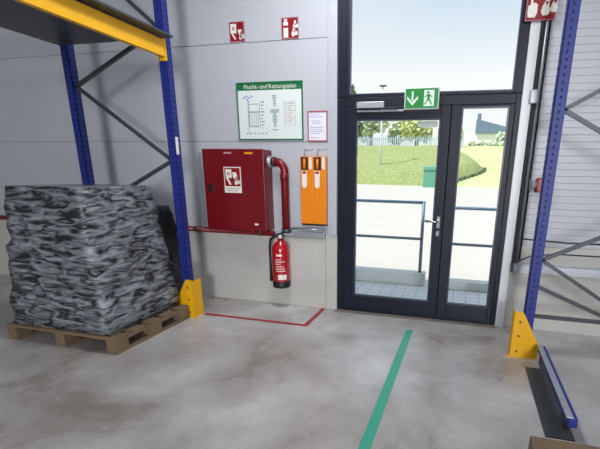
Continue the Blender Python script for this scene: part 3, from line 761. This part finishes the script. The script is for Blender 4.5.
def house(label, x0, x1, y0, y1, zb, ze, zr, wins, gable):
    o = thing('house', label, 'house', ((x0+x1)/2, y0, zb))
    b = MB().box(x0, y0, zb, x1, y1, ze); b.build('wall', M['render'], o)
    r_ = MB()
    if gable: r_.poly(gable, y0-0.3, y1+0.3)
    else: r_.box(x0-0.2, y0-0.2, ze, x1+0.2, y1+0.2, zr, 0.05)
    r_.build('roof', M['slate'] if gable else M['render'], o)
    for (a, c, d, e) in wins:
        wq = MB().box(a, y0-0.05, c, d, y0+0.02, e).build('window', M['pane_dark'], o)
    return o
house('white flat roofed building behind the yellow green tree', -6.4, -2.2, 58, 66, 4.2, 9.4, 9.6, [(-4.9, 6.6, -4.2, 7.9), (-3.4, 6.6, -2.8, 7.9)], None)
hs = house('white house with blue grey gable roof and chimney', 0.2, 8.5, 58, 66, 4.2, 7.1, 9.0, [], [(1.75, 7.1), (8.7, 7.1), (8.2, 7.3), (1.75, 9.0)])
MB().box(1.85, 58.5, 8.6, 2.35, 59.2, 9.8).build('chimney', M['slate'], hs)
sh = MB().box(-2.0, 67, 4.2, 1.9, 74, 8.0)
tag(sh.build('annex_building', M['render']), 'low white annex just left of the gabled house', 'building')

# ------------------------------------------------------------------ world and lights
wd = bpy.data.worlds.new('sky'); scene.world = wd; wd.use_nodes = True
nt = wd.node_tree; bg = nt.nodes['Background']; N = nt.nodes.new; L = nt.links.new
tc = N('ShaderNodeTexCoord'); sx = N('ShaderNodeSeparateXYZ'); L(tc.outputs['Generated'], sx.inputs['Vector'])
rp = N('ShaderNodeValToRGB'); e = rp.color_ramp.elements
e[0].position = 0.0; e[0].color = (1.0, 1.0, 1.0, 1); e[1].position = 0.75; e[1].color = (0.7, 0.82, 1.0, 1)
k = rp.color_ramp.elements.new(0.2); k.color = (1.0, 1.0, 1.0, 1)
k = rp.color_ramp.elements.new(0.42); k.color = (0.46, 0.64, 0.84, 1)
L(sx.outputs['Z'], rp.inputs['Fac'])
n = N('ShaderNodeTexNoise'); n.inputs['Scale'].default_value = 2.2; n.inputs['Detail'].default_value = 7
L(tc.outputs['Generated'], n.inputs['Vector'])
mr = N('ShaderNodeMapRange'); mr.inputs['From Min'].default_value = 0.45; mr.inputs['From Max'].default_value = 0.75
mr.inputs['To Max'].default_value = 0.55; L(n.outputs['Fac'], mr.inputs['Value'])
mx = N('ShaderNodeMix'); mx.data_type = 'RGBA'; L(mr.outputs['Result'], mx.inputs['Factor'])
L(rp.outputs['Color'], mx.inputs['A']); mx.inputs['B'].default_value = (0.96, 0.97, 1.0, 1)
L(mx.outputs['Result'], bg.inputs['Color']); bg.inputs['Strength'].default_value = 1.08

def light(name, kind, loc, energy, color=(1, 1, 1), size=None, target=None):
    d = bpy.data.lights.new(name, kind); d.energy = energy; d.color = color
    if size: d.shape = 'RECTANGLE'; d.size, d.size_y = size
    o = bpy.data.objects.new(name, d); COL.objects.link(o); o.location = loc
    if target: o.rotation_euler = (Vector(target)-Vector(loc)).to_track_quat('-Z', 'Y').to_euler()
    return o
sun = light('sun_light', 'SUN', (-10, -20, 30), 6.0, (1.0, 0.98, 0.95)); sun.data.angle = 0.01
dv = Vector((0.42, 0.30, -0.85)); sun.rotation_euler = dv.to_track_quat('-Z', 'Y').to_euler()
cool = (0.94, 0.97, 1.0)
light('roller_door_daylight', 'AREA', (3.5, -13.0, 2.5), 680, (0.96, 0.98, 1.0), (1.6, 2.0), (0.2, 0.0, 1.6))
light('overhead_fill', 'AREA', (0.2, -1.45, 3.95), 70, cool, (0.6, 1.0))  # unseen fill light, added to brighten the floor by the door
light('overhead_fill', 'AREA', (-4.6, -7.0, 3.95), 25, cool, (1.0, 4.0))  # added dim fill over the left side, out of view
light('overhead_fill', 'AREA', (4.9, -7.0, 3.95), 110, cool, (1.0, 4.0))  # added fill over the right side, out of view

# ------------------------------------------------------------------ camera
cam = bpy.data.cameras.new('camera'); co = bpy.data.objects.new('camera', cam); COL.objects.link(co)
F, PX, PY = 403.775, 357.721, 289.83
R0 = Vector((0.96665072, 0.25543793, 0.01838048)); R1 = Vector((0.08789376, -0.26349009, -0.9606496)); R2 = Vector((-0.24054327, 0.93022816, -0.27715429))
co.matrix_world = Matrix(((R0.x, -R1.x, -R2.x, 1.337), (R0.y, -R1.y, -R2.y, -4.2294), (R0.z, -R1.z, -R2.z, 1.5135), (0, 0, 0, 1)))
cam.sensor_fit = 'HORIZONTAL'; cam.sensor_width = 36.0; cam.lens = F/600*36
cam.shift_x = (300-PX)/600; cam.shift_y = (PY-224.5)/600
cam.clip_end = 400
scene.camera = co
scene.view_settings.view_transform = 'Standard'; scene.view_settings.look = 'None'
scene.view_settings.exposure = 0.0; scene.view_settings.gamma = 1.0; scene.view_settings.use_curve_mapping = False
